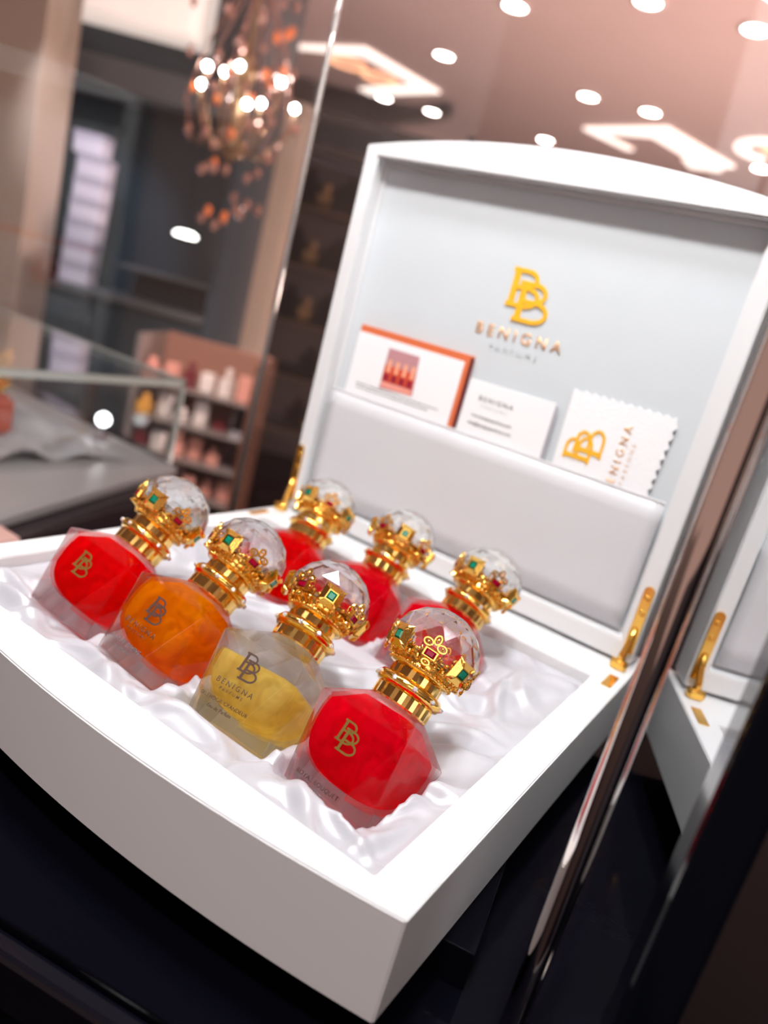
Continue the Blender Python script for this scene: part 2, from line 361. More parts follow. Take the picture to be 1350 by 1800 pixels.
bm = bmesh.new(); box(bm, -.066, .066, -.05, .05, 0, .086); bmesh.ops.bevel(bm, geom=bm.edges[:], offset=.004, segments=1, affect='EDGES'); wb = fin(bm, 'w'); wb.materials.append(pwhite)
bm = bmesh.new(); box(bm, -.0675, .0675, -.0515, .0515, .06, .0885); wl = fin(bm, 'w'); wl.materials.append(mat('white_box_lid', (.40, .37, .46), .5))
ords = ['lowest', 'second', 'third', 'fourth', 'fifth', 'sixth', 'topmost']
for i in range(7):
    z = FLOOR + 1.0505 + i * .0895
    s = shop_empty('white_box', -1.60 + (i * .003 if i < 6 else -.012), 3.42, z)
    link('carton', wb, None, s); link('box_lid', wl, None, s)
    tag(s, 'square white gift box, %s in the tall stack on the cabinet counter' % (ords[i] + ('' if i in (0, 6) else ' from below')), 'box', 'white gift boxes stacked in the dark cabinet')
spot('stack_fill', SM @ Vector((-1.3, 2.4, 1.2)), SM @ Vector((-1.6, 3.5, .2)), 60, (.9, .9, 1.0), .6)  # unseen fill added to brighten the stack of white boxes

# far right cabinet of dark shelves behind the lid
e = shop_empty('wall_shelving', -.6, 5.6, FLOOR)
bx('back_board', -.75, .5, .1, .16, 0, 2.45, wallm, e)
bx('upright', -.78, -.73, -.25, .1, 0, 2.45, blackm, e, bev=.003); bx('upright', .5, .55, -.25, .1, 0, 2.45, blackm, e, bev=.003)
for k in range(6): bx('shelf', -.73, .5, -.25, .1, .25 + k * .38, .27 + k * .38, mat('bronze_shelf', (.12, .08, .06), .3, .5), e, bev=.002)
tag(e, 'dark wall shelving seen between the beige pillar and the lid', 'shelving')
rnd = random.Random(4)
orange = mat('orange_glow_bottle', (.9, .22, .03), .2, trans=.2, emit=(1, .25, .04), es=.6)  # flasks hold no lamp; emission puts the orange glow into the colour
brz = mat('bronze_glass', (.35, .22, .12), .15, .6)
def small_bottle_mesh(w_, h, neck=.4):
    bm = bmesh.new(); box(bm, -w_, w_, -w_, w_, 0, h * .62)
    lathe(bm, [(w_ * neck, h * .62), (w_ * neck, h * .72), (w_ * .62, h * .73), (w_ * .55, h), (w_ * .3, h)], 10); return bm
sb = small_bottle_mesh(.045, .17); sbm = fin(sb, 'b')
SHN = ['lowest', 'second', 'third', 'fourth', 'fifth', 'top']; CN = ['leftmost', 'second from the left', 'middle', 'second from the right', 'rightmost']
for k in range(6):
    for j in range(5):
        if rnd.random() < .25 and j != 2: continue
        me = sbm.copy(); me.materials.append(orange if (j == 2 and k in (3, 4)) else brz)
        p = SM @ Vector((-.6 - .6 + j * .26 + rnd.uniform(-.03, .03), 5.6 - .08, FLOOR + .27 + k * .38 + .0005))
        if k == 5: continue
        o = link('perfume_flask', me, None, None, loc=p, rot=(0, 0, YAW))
        if me.materials[0] == orange: tag(o, 'orange flask with a painted-in glow on the %s shelf of the dark wall shelving' % SHN[k], 'flask', 'orange flasks on the wall shelving')
        else: tag(o, 'dark bronze flask, %s on the %s shelf of the wall shelving' % (CN[j], SHN[k]), 'flask', 'bronze flasks on the wall shelving')

# display stand of small boxes, bottles and lamps
e = shop_empty('display_stand', -.84, 3.0, FLOOR)
stm = mat('copper_stand', (.40, .20, .15), .3, .3)
bx('back_panel', -.23, .23, .16, .18, .02, .98, stm, e, bev=.003)
bx('upright', -.24, -.225, -.14, .18, 0, .98, mat('grey_post', (.35, .33, .33), .2, .6), e, bev=.002)
bx('upright', .225, .24, -.14, .18, 0, .98, mat('copper_post', (.85, .42, .28), .15, .9), e, bev=.002)
SH = [.24, .38, .52, .66, .80]
for z in SH: bx('shelf', -.225, .225, -.14, .16, z, z + .012, mat('glass_green_shelf', (.30, .26, .25), .15, .3), e, bev=.002)
tag(e, 'copper coloured display stand of small goods between glass case and black showcase', 'display stand')
pinkb = mat('rose_carton', (.75, .34, .28), .4); whb = mat('white_carton', (.8, .72, .70), .4); wine = mat('wine_carton', (.16, .02, .03), .3); silver = mat('silver_cap', (.85, .85, .95), .1, 1.0); amb = mat('amber_carton', (.8, .40, .08), .3)
cols = [('rose', pinkb), ('white', whb), ('wine red', wine), ('silver', silver), ('amber', amb)]
def cartonmesh(a, h):
    bm = bmesh.new(); box(bm, -a, a, -a * .7, a * .7, 0, h); bmesh.ops.bevel(bm, geom=bm.edges[:], offset=.003, segments=1, affect='EDGES'); return fin(bm, 'c')
seen = {}
for si, z in enumerate(SH):
    for j in range(6):
        cn, cm = cols[rnd.choice([0, 0, 0, 1, 1, 2, 3, 4])]
        h = rnd.uniform(.055, .11)
        if j % 2: me = cartonmesh(.026, h); nm = 'carton'
        else: me = fin(small_bottle_mesh(.024, h), 'b'); nm = 'scent_bottle'
        me.materials.append(cm)
        p = SM @ Vector((-.84 - .185 + j * .074, 2.93 + rnd.uniform(-.02, .04), FLOOR + z + .0125))
        o = link(nm, me, None, None, loc=p, rot=(0, 0, YAW + rnd.uniform(-.3, .3)))
        g = '%s %s' % (cn, 'cartons' if nm == 'carton' else 'bottles')
        tag(o, 'small %s %s, %s on the %s shelf of the display stand' % (cn, 'carton' if nm == 'carton' else 'bottle', ['far left', 'second', 'third', 'fourth', 'fifth', 'far right'][j], ['lowest', 'second', 'middle', 'fourth', 'top'][si]), 'box' if nm == 'carton' else 'bottle', g + ' on the display stand')
spot('stand_fill', SM @ Vector((-.7, 1.9, .9)), SM @ Vector((-.84, 3.0, -.5)), 110, (1, .8, .7))  # unseen fill added in front so the lower shelves show

# crystal chandelier
e = shop_empty('chandelier', -.90, 3.0, .62)
bulbm = mat('chandelier_bulb', (1, 1, 1), .3, emit=(1, .95, .92), es=45)
dropm = mat('smoked_crystal', (.55, .28, .22), .05, .5, coat=1.0); dropo = mat('amber_glint_crystal', (.9, .25, .08), .08, .3, emit=(1, .22, .06), es=.25)  # amber drops: copper glints put in as emission
bm = bmesh.new(); tube(bm, [(0, 0, -.05), (0, 0, .98)], .012, 8); lathe(bm, [(.0, -.06), (.03, -.04), (.045, 0), (.03, .05), (.02, .2), (.05, .25), (.02, .32)], 12, cap=False); link('stem', fin(bm, 's', smooth=True), brz, e)
pts = [(-.15, .0, .19), (-.09, .05, .26), (-.01, -.05, .27), (.14, -.02, .26), (.06, .06, .19), (.05, -.08, .15), (.19, .05, .20), (-.12, -.06, .24)]
for p in pts:
    bm = bmesh.new(); tube(bm, [(0, 0, .02), (p[0] * .5, p[1] * .5, -.03), (p[0], p[1], p[2] - .1), (p[0], p[1], p[2] - .03)], .006, 6); link('arm', fin(bm, 'a', smooth=True), brz, e)
    bm = bmesh.new(); bmesh.ops.create_uvsphere(bm, u_segments=10, v_segments=8, radius=.013, matrix=Matrix.Translation((p[0], p[1], p[2] - .015))); link('bulb', fin(bm, 'b', smooth=True), bulbm, e)
bm = bmesh.new(); ball(bm, (0, 0, 0), .014, 1)
for v in bm.verts: v.co.z *= 1.6
dm = fin(bm, 'd'); dm2 = dm.copy(); dm.materials.append(dropm); dm2.materials.append(dropo)
for i in range(90):
    a = rnd.uniform(0, 2 * PI); r = rnd.uniform(.05, .24); z = rnd.uniform(-.30, .62)
    if z < -.05: r *= max(.35, 1 + (z + .05) * 1.2)
    link('crystal_drop', dm if rnd.random() < .72 else dm2, None, e, loc=(r * math.cos(a), r * math.sin(a) * .6, z))
bm = bmesh.new()
for a in range(0, 360, 30):
    c_, s_ = math.cos(math.radians(a)), math.sin(math.radians(a)); tube(bm, [(c_ * .03, s_ * .02, .55), (c_ * .15, s_ * .10, .32), (c_ * .20, s_ * .13, .12), (c_ * .16, s_ * .10, -.02)], .003, 5)
link('crystal_strands', fin(bm, 'st'), dropm, e)
tag(e, 'crystal chandelier with copper glints and white bulbs, upper left', 'chandelier')
# small spot lamps
for u, v, z, lab in ((-1.131, 3.35, .274, 'small white glowing lamp hanging below the chandelier'),):
    s = shop_empty('pendant_lamp', u, v, z)
    bm = bmesh.new(); lathe(bm, [(.0, -.012), (.045, -.010), (.05, 0), (.03, .012), (.0, .014)], 18, cap=False); link('lamp_disc', fin(bm, 'l', smooth=True), mat('pendant_glow', (1, 1, 1), .5, emit=(1, .97, .93), es=9), s)
    bm = bmesh.new(); tube(bm, [(0, 0, .012), (0, 0, CEIL - z)], .002, 6); link('cord', fin(bm, 'c'), blackm, s)
    tag(s, lab, 'lamp')

# ------------------------------------------------------------------ counter and low glass case at the left
e = empty('side_counter', (0, 0, 0))
cm = mat('dark_plum_counter', (.020, .012, .016), .12, spec=.4)
bm = bmesh.new(); poly(bm, [(-2.4, .10), (-.44, -.02), (-.62, .60), (-.735, .75), (-2.4, .95)], -.20, -.165); link('counter_top', fin(bm, 'ct', .002), cm, e)
bm = bmesh.new(); poly(bm, [(-2.3, .14), (-.46, .02), (-.65, .59), (-.76, .73), (-2.3, .90)], FLOOR, -.2005); link('counter_body', fin(bm, 'cb'), cm, e)
tag(e, 'dark plum glossy counter under the low glass case at the left', 'counter')
e = empty('glass_case', (0, 0, 0))
gedge = mat('glass_edge', (.55, .60, .56), .12, trans=.35, ior=1.4)
gx0, gx1, gy0, gy1, gz0, gz1 = -1.45, -.727, .20, .705, -.148, .003
bm = bmesh.new(); poly(bm, [(gx0, gy0 - .02), (-.50, .10), (-.705, .70), (gx0, .72)], -.164, -.149); link('base_tray', fin(bm, 'b', .002), mat('pale_tray', (.36, .35, .35), .3), e)
bx('side_pane', gx1 - .004, gx1, gy0, gy1, gz0, gz1 - .006, pglass, e)
bx('back_pane', gx0, gx1 - .004, gy1 - .004, gy1, gz0, gz1 - .006, pglass, e)
bx('front_pane', gx0, gx1 - .004, gy0, gy0 + .004, gz0, gz1 - .006, pglass, e)
bx('top_pane', gx0, gx1, gy0, gy1, gz1 - .006, gz1 + .002, pglass, e)
bm = bmesh.new()
for a in ((gx1 - .007, gx1 + .001, gy0, gy1, gz1 - .010, gz1 + .002), (gx0, gx1, gy1 - .006, gy1 + .001, gz1 - .004, gz1 + .003), (gx1 - .006, gx1 + .001, gy1 - .006, gy1 + .001, gz0, gz1)): box(bm, *a)
link('glass_edging', fin(bm, 'g'), gedge, e)
tag(e, 'low clear glass display case on the counter at the left edge', 'display case')
# things in the glass case
s = empty('crowned_ornament', (-.93, .46, -.1485))
bm = bmesh.new(); box(bm, -.04, .04, -.04, .04, 0, .07); bmesh.ops.bevel(bm, geom=bm.edges[:], offset=.01, segments=2, affect='EDGES'); link('bottle', fin(bm, 'b'), mat('rust_glass', (.55, .10, .05), .15, coat=.5), s)
bm = bmesh.new(); lathe(bm, [(.018, .07), (.03, .085), (.03, .11), (.04, .135), (.03, .14)], 16)
for i in range(60):
    a = rnd.uniform(0, 2 * PI); h = rnd.uniform(.075, .14); ball(bm, (.036 * math.cos(a), .036 * math.sin(a), h), .006, 1)
link('crown', fin(bm, 'c'), gold, s)
tag(s, 'gold crowned rust coloured bottle inside the low glass case at the left edge', 'bottle')
bm = bmesh.new(); N = 24
g = [[bm.verts.new((-1.2 + .44 * i / N, .28 + .36 * j / N, -.1475 + (.004 + .012 * (math.sin(i * .9 + j * .4) + 1)) * min(1, max(0, math.hypot(-1.2 + .44 * i / N + .93, .28 + .36 * j / N - .46) - .06) / .05) * .5 * (1 + math.sin(j * .7 + 1)))) for j in range(N + 1)] for i in range(N + 1)]
for i in range(N):
    for j in range(N): bm.faces.new((g[i][j], g[i + 1][j], g[i + 1][j + 1], g[i][j + 1]))
o = link('display_cloth', fin(bm, 'c', smooth=True), mat('grey_satin', (.45, .47, .50), .35, spec=.8)); tag(o, 'crumpled grey satin cloth lying in the low glass case', 'cloth')
s = empty('lamp_reflection', (-.872, .66, -.1485))  # globe on a stand, added in place of a lamp's reflection
bm = bmesh.new(); lathe(bm, [(.016, 0), (.016, .006), (.003, .009), (.003, .026)], 14); link('reflection_stand', fin(bm, 's'), silver, s)
bm = bmesh.new(); bmesh.ops.create_uvsphere(bm, u_segments=16, v_segments=10, radius=.013, matrix=Matrix.Translation((0, 0, .038)))
link('glowing_globe', fin(bm, 'g', smooth=True), mat('globe_glow', (1, 1, 1), .4, emit=(1, 1, 1), es=7), s)
tag(s, 'small glowing white globe added for a lamp reflection in the back corner of the low glass case', 'lamp')
bx0 = bx('rose_box', -.53, -.452, .205, .243, -.1645, -.125, mat('blush_card', (.85, .52, .46), .4), bev=.006); tag(bx0, 'small blush pink box at the left edge beside the white gift box', 'box')

# ------------------------------------------------------------------ showcase (its own axes are turned 12 degrees)
SHA = math.atan2(.208, .978)
def Q(u, v): return (u * .978 - v * .208, u * .208 + v * .978)
sc = empty('showcase', (0, 0, 0), SHA)
FZ = -.078
bx('deck', -.245, .300, -.078, .52, FZ - .03, FZ, blackg, sc, bev=.0012)
bx('front_rail', -.245, .300, -.090, -.0785, FZ - .034, FZ - .004, mat('black_rail', (.003, .003, .006), .10, spec=.35), sc, bev=.003)
bx('cabinet_front', -.245, .300, -.086, .515, FLOOR, FZ - .0345, blackg, sc, bev=.002)
bx('riser', -.215, .216, .012, .43, FZ, -.0555, blackg, sc, bev=.0007)
bx('mirror_panel', .277, .283, -.018, .51, FZ, .92, mirror, sc)
bx('mirror_frame', .270, .290, -.044, -.0185, FZ - .0, .92, blackm, sc, bev=.003)
bx('glass_pane', -.240, -.236, -.07, .505, FZ, .92, pglass, sc)
bx('glass_pane', -.236, .2765, .507, .511, FZ, .92, pglass, sc)
bm = bmesh.new(); tube(bm, [(-.2375, .5085, FZ), (-.2375, .5085, .92)], .0032, 8); link('corner_edging', fin(bm, 'c', smooth=True), mat('corner_glass_edge', (.75, .72, .70), .08, .7), sc)
bm = bmesh.new(); lathe(bm, [(.0056, 0), (.0056, .98)], 32, cap=False); post = link('post', fin(bm, 'p', smooth=True), chrome, sc)
pu, pv = .2375 * .978 + .040 * .208, -.2375 * .208 + .040 * .978
post.location = (pu, pv, FZ + .003)
bm = bmesh.new(); lathe(bm, [(.0115, 0), (.0115, .002), (.0075, .0035), (.0057, .0035)], 28, cap=False); ft = link('post_foot', fin(bm, 'f', smooth=True), mat('cream_foot', (.8, .76, .72), .3), sc); ft.location = (pu, pv, FZ + .0003)
bx('side_plinth', .320, 1.7, -1.2, .9, FLOOR, -.12, mat('matt_black', (.004, .003, .007), .5, spec=.1), sc, bev=.003)
tag(sc, 'black glossy showcase with glass back, chrome post and mirrored side around the white box', 'showcase')

# ------------------------------------------------------------------ white presentation box
gb = empty('presentation_box', (0, .17, -.055))
def gw(x, y, z): return (x, y - .17, z + .055)
OX, IX, Y0, Y1, IY1 = .1925, .1700, -.0105, .3875, .3040
def frontcurve(n=40): return [(-OX + 2 * OX * i / n, Y0 - .0195 * (1 - ((-1 + 2 * i / n) ** 2))) for i in range(n + 1)]
# walls as a ring: outer loop with bowed front, inner rectangle
bm = bmesh.new()
outer = frontcurve() + [(OX, Y1), (-OX, Y1)]
def ring(outer, inner, z0, z1):
    """prism between an outer loop and an inner rectangle"""
    poly2 = []
    for z in (z0, z1):
        vo = [bm.verts.new(gw(x, y, z)) for x, y in outer]; vi = [bm.verts.new(gw(x, y, z)) for x, y in inner]; poly2.append((vo, vi))
        es = []
        for loop in (vo, vi):
            for i in range(len(loop)): es.append(bm.edges.new((loop[i], loop[(i + 1) % len(loop)])))
        bmesh.ops.triangle_fill(bm, edges=es, use_beauty=True)
    for k in (0, 1):
        A, B = poly2[0][k], poly2[1][k]
        for i in range(len(A)): bm.faces.new((A[i], A[(i + 1) % len(A)], B[(i + 1) % len(A)], B[i]))
ring(outer, [(-IX, 0), (IX, 0), (IX, IY1), (-IX, IY1)], -.055, 0)
bmesh.ops.recalc_face_normals(bm, faces=bm.faces)
ed = [x for x in bm.edges if len(x.link_faces) == 2 and x.calc_face_angle(0) > .6]
bmesh.ops.bevel(bm, geom=ed, offset=.0008, segments=2, affect='EDGES')
link('tray_wall', fin(bm, 'tw'), white, gb)
bm = bmesh.new(); box(bm, -IX, IX, -.17, IY1 - .17, .0005, .006); link('tray_floor', fin(bm, 'tf'), white, gb)
# lid
LY0, LY1 = .352, .3865
lidroot = []
def lidloop(x, zc, top, n=24, z0=.003):
    return [(-x, z0), (x, z0)] + [(x - 2 * x * i / n, zc + (top - zc) * (1 - (1 - 2 * i / n) ** 2)) for i in range(n + 1)]
bm = bmesh.new(); out_ = lidloop(.1865, .357, .3745); inn = [(-.1725, .0205), (.1725, .0205), (.1725, .3480), (-.1725, .3480)]
pz = []
for y in (LY0, LY1 - .003):
    vo = [bm.verts.new(gw(x, y, z)) for x, z in out_]; vi = [bm.verts.new(gw(x, y, z)) for x, z in inn]; pz.append((vo, vi)); es = []
    for loop in (vo, vi):
        for i in range(len(loop)): es.append(bm.edges.new((loop[i], loop[(i + 1) % len(loop)])))
    bmesh.ops.triangle_fill(bm, edges=es, use_beauty=True)
for k in (0, 1):
    A, B = pz[0][k], pz[1][k]
    for i in range(len(A)): bm.faces.new((A[i], A[(i + 1) % len(A)], B[(i + 1) % len(A)], B[i]))
bmesh.ops.recalc_face_normals(bm, faces=bm.faces)
ed = [x for x in bm.edges if len(x.link_faces) == 2 and x.calc_face_angle(0) > .6]
bmesh.ops.bevel(bm, geom=ed, offset=.0011, segments=2, affect='EDGES')
link('lid_frame', fin(bm, 'lf'), white, gb)
bm = bmesh.new(); lb = [bm.verts.new(gw(x, LY1 - .0025, z)) for x, z in lidloop(.1860, .3565, .3740)]; bm.faces.new(lb)
r = bmesh.ops.extrude_face_region(bm, geom=bm.faces[:]); [setattr(v, 'co', v.co + Vector((0, .0025, 0))) for v in r['geom'] if isinstance(v, bmesh.types.BMVert)]
link('lid_back', fin(bm, 'lb'), white, gb)
PY = .3690   # face of the liner panel
bm = bmesh.new(); box(bm, -.1722, .1722, PY - .17, .3835 - .17, .0757, .4028); link('lid_liner', fin(bm, 'll'), linerm, gb)
bm = bmesh.new()   # thin inner bead round the liner
for a in ((-.1722, -.1690, .0757, .4028), (.1690, .1722, .0757, .4028), (-.1690, .1690, .3990, .4028), (-.1690, .1690, .0757, .0790)): box(bm, a[0], a[1], PY - .002 - .17, PY - .0002 - .17, a[2], a[3])
link('liner_bead', fin(bm, 'lbd'), white, gb)
# pocket across the lower part of the lid
def k(x, z, yy=PY):   # enlarge coordinates measured on y=.356 to depth yy
    f = (yy - CY) / (.356 - CY); return (CX + (x - CX) * f, CZ + (z - CZ) * f)
PKY = .3610
bm = bmesh.new(); N = 30
rows = []
for j in range(7):
    z = .0245 + (.1350 - .0245) * j / 6; rows.append([bm.verts.new(gw(-.1675 + .335 * i / N, PKY, z)) for i in range(N + 1)])
for j in range(6):
    for i in range(N): bm.faces.new((rows[j][i], rows[j][i + 1], rows[j + 1][i + 1], rows[j + 1][i]))
pk = link('lid_pocket', fin(bm, 'pk', smooth=True), pocketm, gb); pk['label'] = 'frosted white pocket holding the cards'
sm = pk.modifiers.new('s', 'SOLIDIFY'); sm.thickness = .0006
bm = bmesh.new(); box(bm, -.1675, .1675, PKY - .0012 - .17, PKY - .0004 - .17, .055 + .1338, .055 + .1352); link('pocket_hem', fin(bm, 'h'), cardw, gb)
# gold monogram and lettering on the liner
mg = monogram_mesh(.040, .0002, 1.25); mg.materials.append(goldfoil)
x, z = k(.0055, .2600); p = gw(x, PY - .0008, z); link('monogram', mg, None, gb, mtx=face_front(*p))
x, z = k(.0096, .2265); p = gw(x, PY - .0006, z); lettering('BENIGNA', .0815, copperfoil, gb, face_front(*p), 1.55, .004)
x, z = k(.0090, .2135); p = gw(x, PY - .0006, z); lettering('PARFUMS', .046, inkpale, gb, face_front(*p), 1.9)
# hinges
def hinge(sx):
    x0 = .1812 * sx; h = empty('hinge', gw(x0, .3515, .0), 0, gb)
    bm = bmesh.new(); pl = [(-.0042, .012), (.0042, .012), (.0042, .066)] + arc(0, .066, .0042, .0042, 0, 180, 8)[1:] 
    vs = [bm.verts.new((a, -.0004, b_)) for a, b_ in pl]; f = bm.faces.new(vs); r = bmesh.ops.extrude_face_region(bm, geom=[f])
    for v in r['geom']:
        if isinstance(v, bmesh.types.BMVert): v.co.y -= .0014
    link('hinge_leaf', fin(bm, 'hl', .0003), hingegold, h)
    for zz in (.060, .047):
        bm = bmesh.new(); lathe(bm, [(.0, .0002), (.0012, .0002), (.0022, .0007), (.0027, .0)], 14, cap=False); o = link('screw', fin(bm, 's', smooth=True), hingegold, h, mtx=Matrix.Translation((0, -.0019, zz)) @ Matrix.Rotation(PI / 2, 4, 'X'))
    bm = bmesh.new(); tube(bm, [(0, -.002, .034), (0, -.0045, .024), (-.001 * sx, -.008, .013), (-.001 * sx, -.011, .004)], [.0022, .0026, .003, .0034], 10); link('hinge_arm', fin(bm, 'ha', smooth=True), hingegold, h)
    bm = bmesh.new(); box(bm, -.0062, .0042, -.0155, -.006, .0008, .0070); link('knuckle', fin(bm, 'k', .0008), hingegold, h)
    bm = bmesh.new(); tube(bm, [(-.0075, -.011, .0045), (.0055, -.011, .0045)], .0036, 12); link('hinge_pin', fin(bm, 'hp', smooth=True), hingegold, h)
    bm = bmesh.new(); box(bm, -.0038 + .002 * sx, .0038 + .002 * sx, -.055, -.030, .0002, .0011); link('rim_plate', fin(bm, 'rp', .0003), hingegold, h)
hinge(1); hinge(-1)
tag(gb, 'large open white lacquered box with bowed front and gold hinges holding the bottles', 'gift box')

# cards and cloth tucked in the pocket
def slab(name, P, y, th, m_, parent, bev=.0002):
    bm = bmesh.new(); vs = [bm.verts.new((x, y - th, z)) for x, z in P]; f = bm.faces.new(vs); r = bmesh.ops.extrude_face_region(bm, geom=[f])
    for v in r['geom']:
        if isinstance(v, bmesh.types.BMVert): v.co.y += th
    return link(name, fin(bm, name, bev), m_, parent)
CY_ = .3672
c1 = empty('photo_card', (0, CY_, .06))
def kk(x, z): a, b_ = k(x, z, CY_); return (a, b_ - .06)
slab('border', [kk(-.150, .075), kk(-.0235, .075), kk(-.0235, .2012), kk(-.1465, .2012)], .0, .0022, copper, c1)
slab('dark_edge', [kk(-.0262, .080), kk(-.0228, .080), kk(-.0228, .1995), kk(-.0262, .1995)], -.0023, .0002, maroon, c1, 0)
slab('card_face', [kk(-.1495, .078), kk(-.0310, .078), kk(-.0310, .1948), kk(-.1468, .1948)], -.0024, .0004, cardw, c1, 0)
slab('photo_print', [kk(-.1105, .1490), kk(-.0735, .1515), kk(-.0760, .1873), kk(-.1100, .1873)], -.0029, .0002, mat('photo_mauve', (.45, .22, .24), .4), c1, 0)
bm = bmesh.new()
def prect(x0, x1, z0, z1, y=-.0032):
    a = kk(x0, z0); b_ = kk(x1, z1); vs = [bm.verts.new((a[0], y, a[1])), bm.verts.new((b_[0], y, a[1])), bm.verts.new((b_[0], y, b_[1])), bm.verts.new((a[0], y, b_[1]))]; bm.faces.new(vs)
prect(-.1100, -.0755, .1565, .1715); link('photo_band', fin(bm, 'b'), mat('photo_red', (.55, .07, .03), .4), c1)
bm = bmesh.new(); prect(-.1095, -.0750, .1510, .1560); link('photo_base', fin(bm, 'b'), mat('photo_pink', (.75, .30, .24), .4), c1)
bm = bmesh.new()
for i in range(4): prect(-.1085 + i * .0088, -.1030 + i * .0088, .1575, .1640, -.0034)
link('photo_bottles', fin(bm, 'b'), mat('photo_wine', (.25, .01, .03), .4), c1)
bm = bmesh.new()
for i in range(4): prect(-.1070 + i * .0088, -.1030 + i * .0088, .1655, .1770, -.0034)
link('photo_caps', fin(bm, 'b'), mat('photo_peach', (.78, .35, .22), .4), c1)
bm = bmesh.new(); rr = random.Random(2)
for ln, (z, x0, x1) in enumerate(((.1466, -.137, -.046), (.1432, -.136, -.056))):
    x = x0
    while x < x1:
        wd = rr.uniform(.0016, .0048); prect(x, x + wd, z, z + .0011, -.0030); x += wd + .0010
link('small_print', fin(bm, 'sp'), inkgrey, c1)
tag(c1, 'white card with copper border and a small photo of bottles, left in the lid pocket', 'card')
c2 = empty('business_card', (0, CY_ - .0012, .06))
slab('card', [kk(-.0225, .088), kk(.0610, .088), kk(.0600, .1835), kk(-.0215, .1830)], 0, .0009, cardw, c2)
slab('card_edge', [kk(.0612, .090), kk(.0640, .090), kk(.0628, .1800), kk(.0602, .1825)], .0003, .0009, mat('grey_card_edge', (.35, .34, .38), .5), c2, 0)
x, z = kk(.0085, .1690); lettering('BENIGNA', .034, inkgrey, c2, face_front(x, -.0010, z), 1.4, .006)
x, z = kk(.0080, .1625); lettering('PARFUMS', .025, inkpale, c2, face_front(x, -.0010, z), 1.8)
x, z = kk(.0085, .1530); lettering('www.benignaparfums.com', .040, inkgrey, c2, face_front(x, -.0010, z), 1.0, .004)
x, z = kk(.0085, .1460); lettering('info@benignaparfums.com', .043, inkgrey, c2, face_front(x, -.0010, z), 1.0, .004)
tag(c2, 'plain white card with grey printed lettering, middle of the lid pocket', 'card')
c3 = empty('polishing_cloth', (0, CY_ - .0004, .06))
P = [kk(.0725, .090), kk(.1500, .090)]
n = 13
for i in range(n): 
    f = i / n; x = .1500 + (.1555 - .1500) * f; z = .092 + (.1975 - .092) * f
    P.append(kk(x + .0022, z + .003)); P.append(kk(x - .0002, z + .0075))
for i in range(11):
    f = i / 11; x = .1545 - (.1545 - .0735) * f; z = .1990; P.append(kk(x, z + .0012)); P.append(kk(x - .0036, z - .0008))
P.append(kk(.0705, .1995))
slab('cloth', P, 0, .0008, mat('white_cloth', (.76, .76, .78), .8, bump=(700, .5)), c3, 0)
mg = monogram_mesh(.029, .0002, 1.15); mg.materials.append(goldfoil)
x, z = kk(.0935, .1560); link('monogram', mg, None, c3, mtx=face_front(x, -.0012, z, Matrix.Rotation(PI / 2, 4, 'Z')))
x, z = kk(.1225, .1560); lettering('BENIGNA', .056, copperfoil, c3, face_front(x, -.0010, z, Matrix.Rotation(PI / 2, 4, 'Z')), 1.55, .004)
x, z = kk(.1310, .1540); lettering('PARFUMS', .034, mat('pale_copper_print', (.70, .50, .38), .4), c3, face_front(x, -.0010, z, Matrix.Rotation(PI / 2, 4, 'Z')), 1.9)
tag(c3, 'white polishing cloth with pinked zigzag edge and gold monogram, right in the lid pocket', 'cloth')

# ------------------------------------------------------------------ perfume bottles
A, BH, ZC, ZB, RB = .0295, .0488, .0640, .0990, .0273
C = {}
# glass body: square shoulder over an eight-sided foot
bm = bmesh.new(); a = A; ab = A * .97; c = .0155
bot = [bm.verts.new((x, y, 0)) for x, y in ((-ab + c, -ab), (ab - c, -ab), (ab, -ab + c), (ab, ab - c), (ab - c, ab), (-ab + c, ab), (-ab, ab - c), (-ab, -ab + c))]
sh = [bm.verts.new((x, y, BH)) for x, y in ((-a, -a), (a, -a), (a, a), (-a, a))]
nk = [bm.verts.new((.0160 * math.cos(math.radians(t)), .0160 * math.sin(math.radians(t)), ZC + .0003)) for t in range(225, 225 + 360, 30)]
bm.faces.new(list(reversed(bot)))
for i in range(4):
    bl, br = bot[2 * i], bot[2 * i + 1]; s0, s1 = sh[i], sh[(i + 1) % 4]
    bm.faces.new((bl, br, s1, s0)); bm.faces.new((br, bot[(2 * i + 2) % 8], s1))
    k0 = 3 * i; bm.faces.new((s0, s1, nk[(k0 + 2) % 12], nk[(k0 + 1) % 12])); bm.faces.new((s0, nk[(k0 + 1) % 12], nk[k0 % 12])); bm.faces.new((s1, nk[(k0 + 3) % 12], nk[(k0 + 2) % 12]))
bm.faces.new(nk)
C['body'] = fin(bm, 'body', .0005, 2); C['body'].materials.append(bglass)
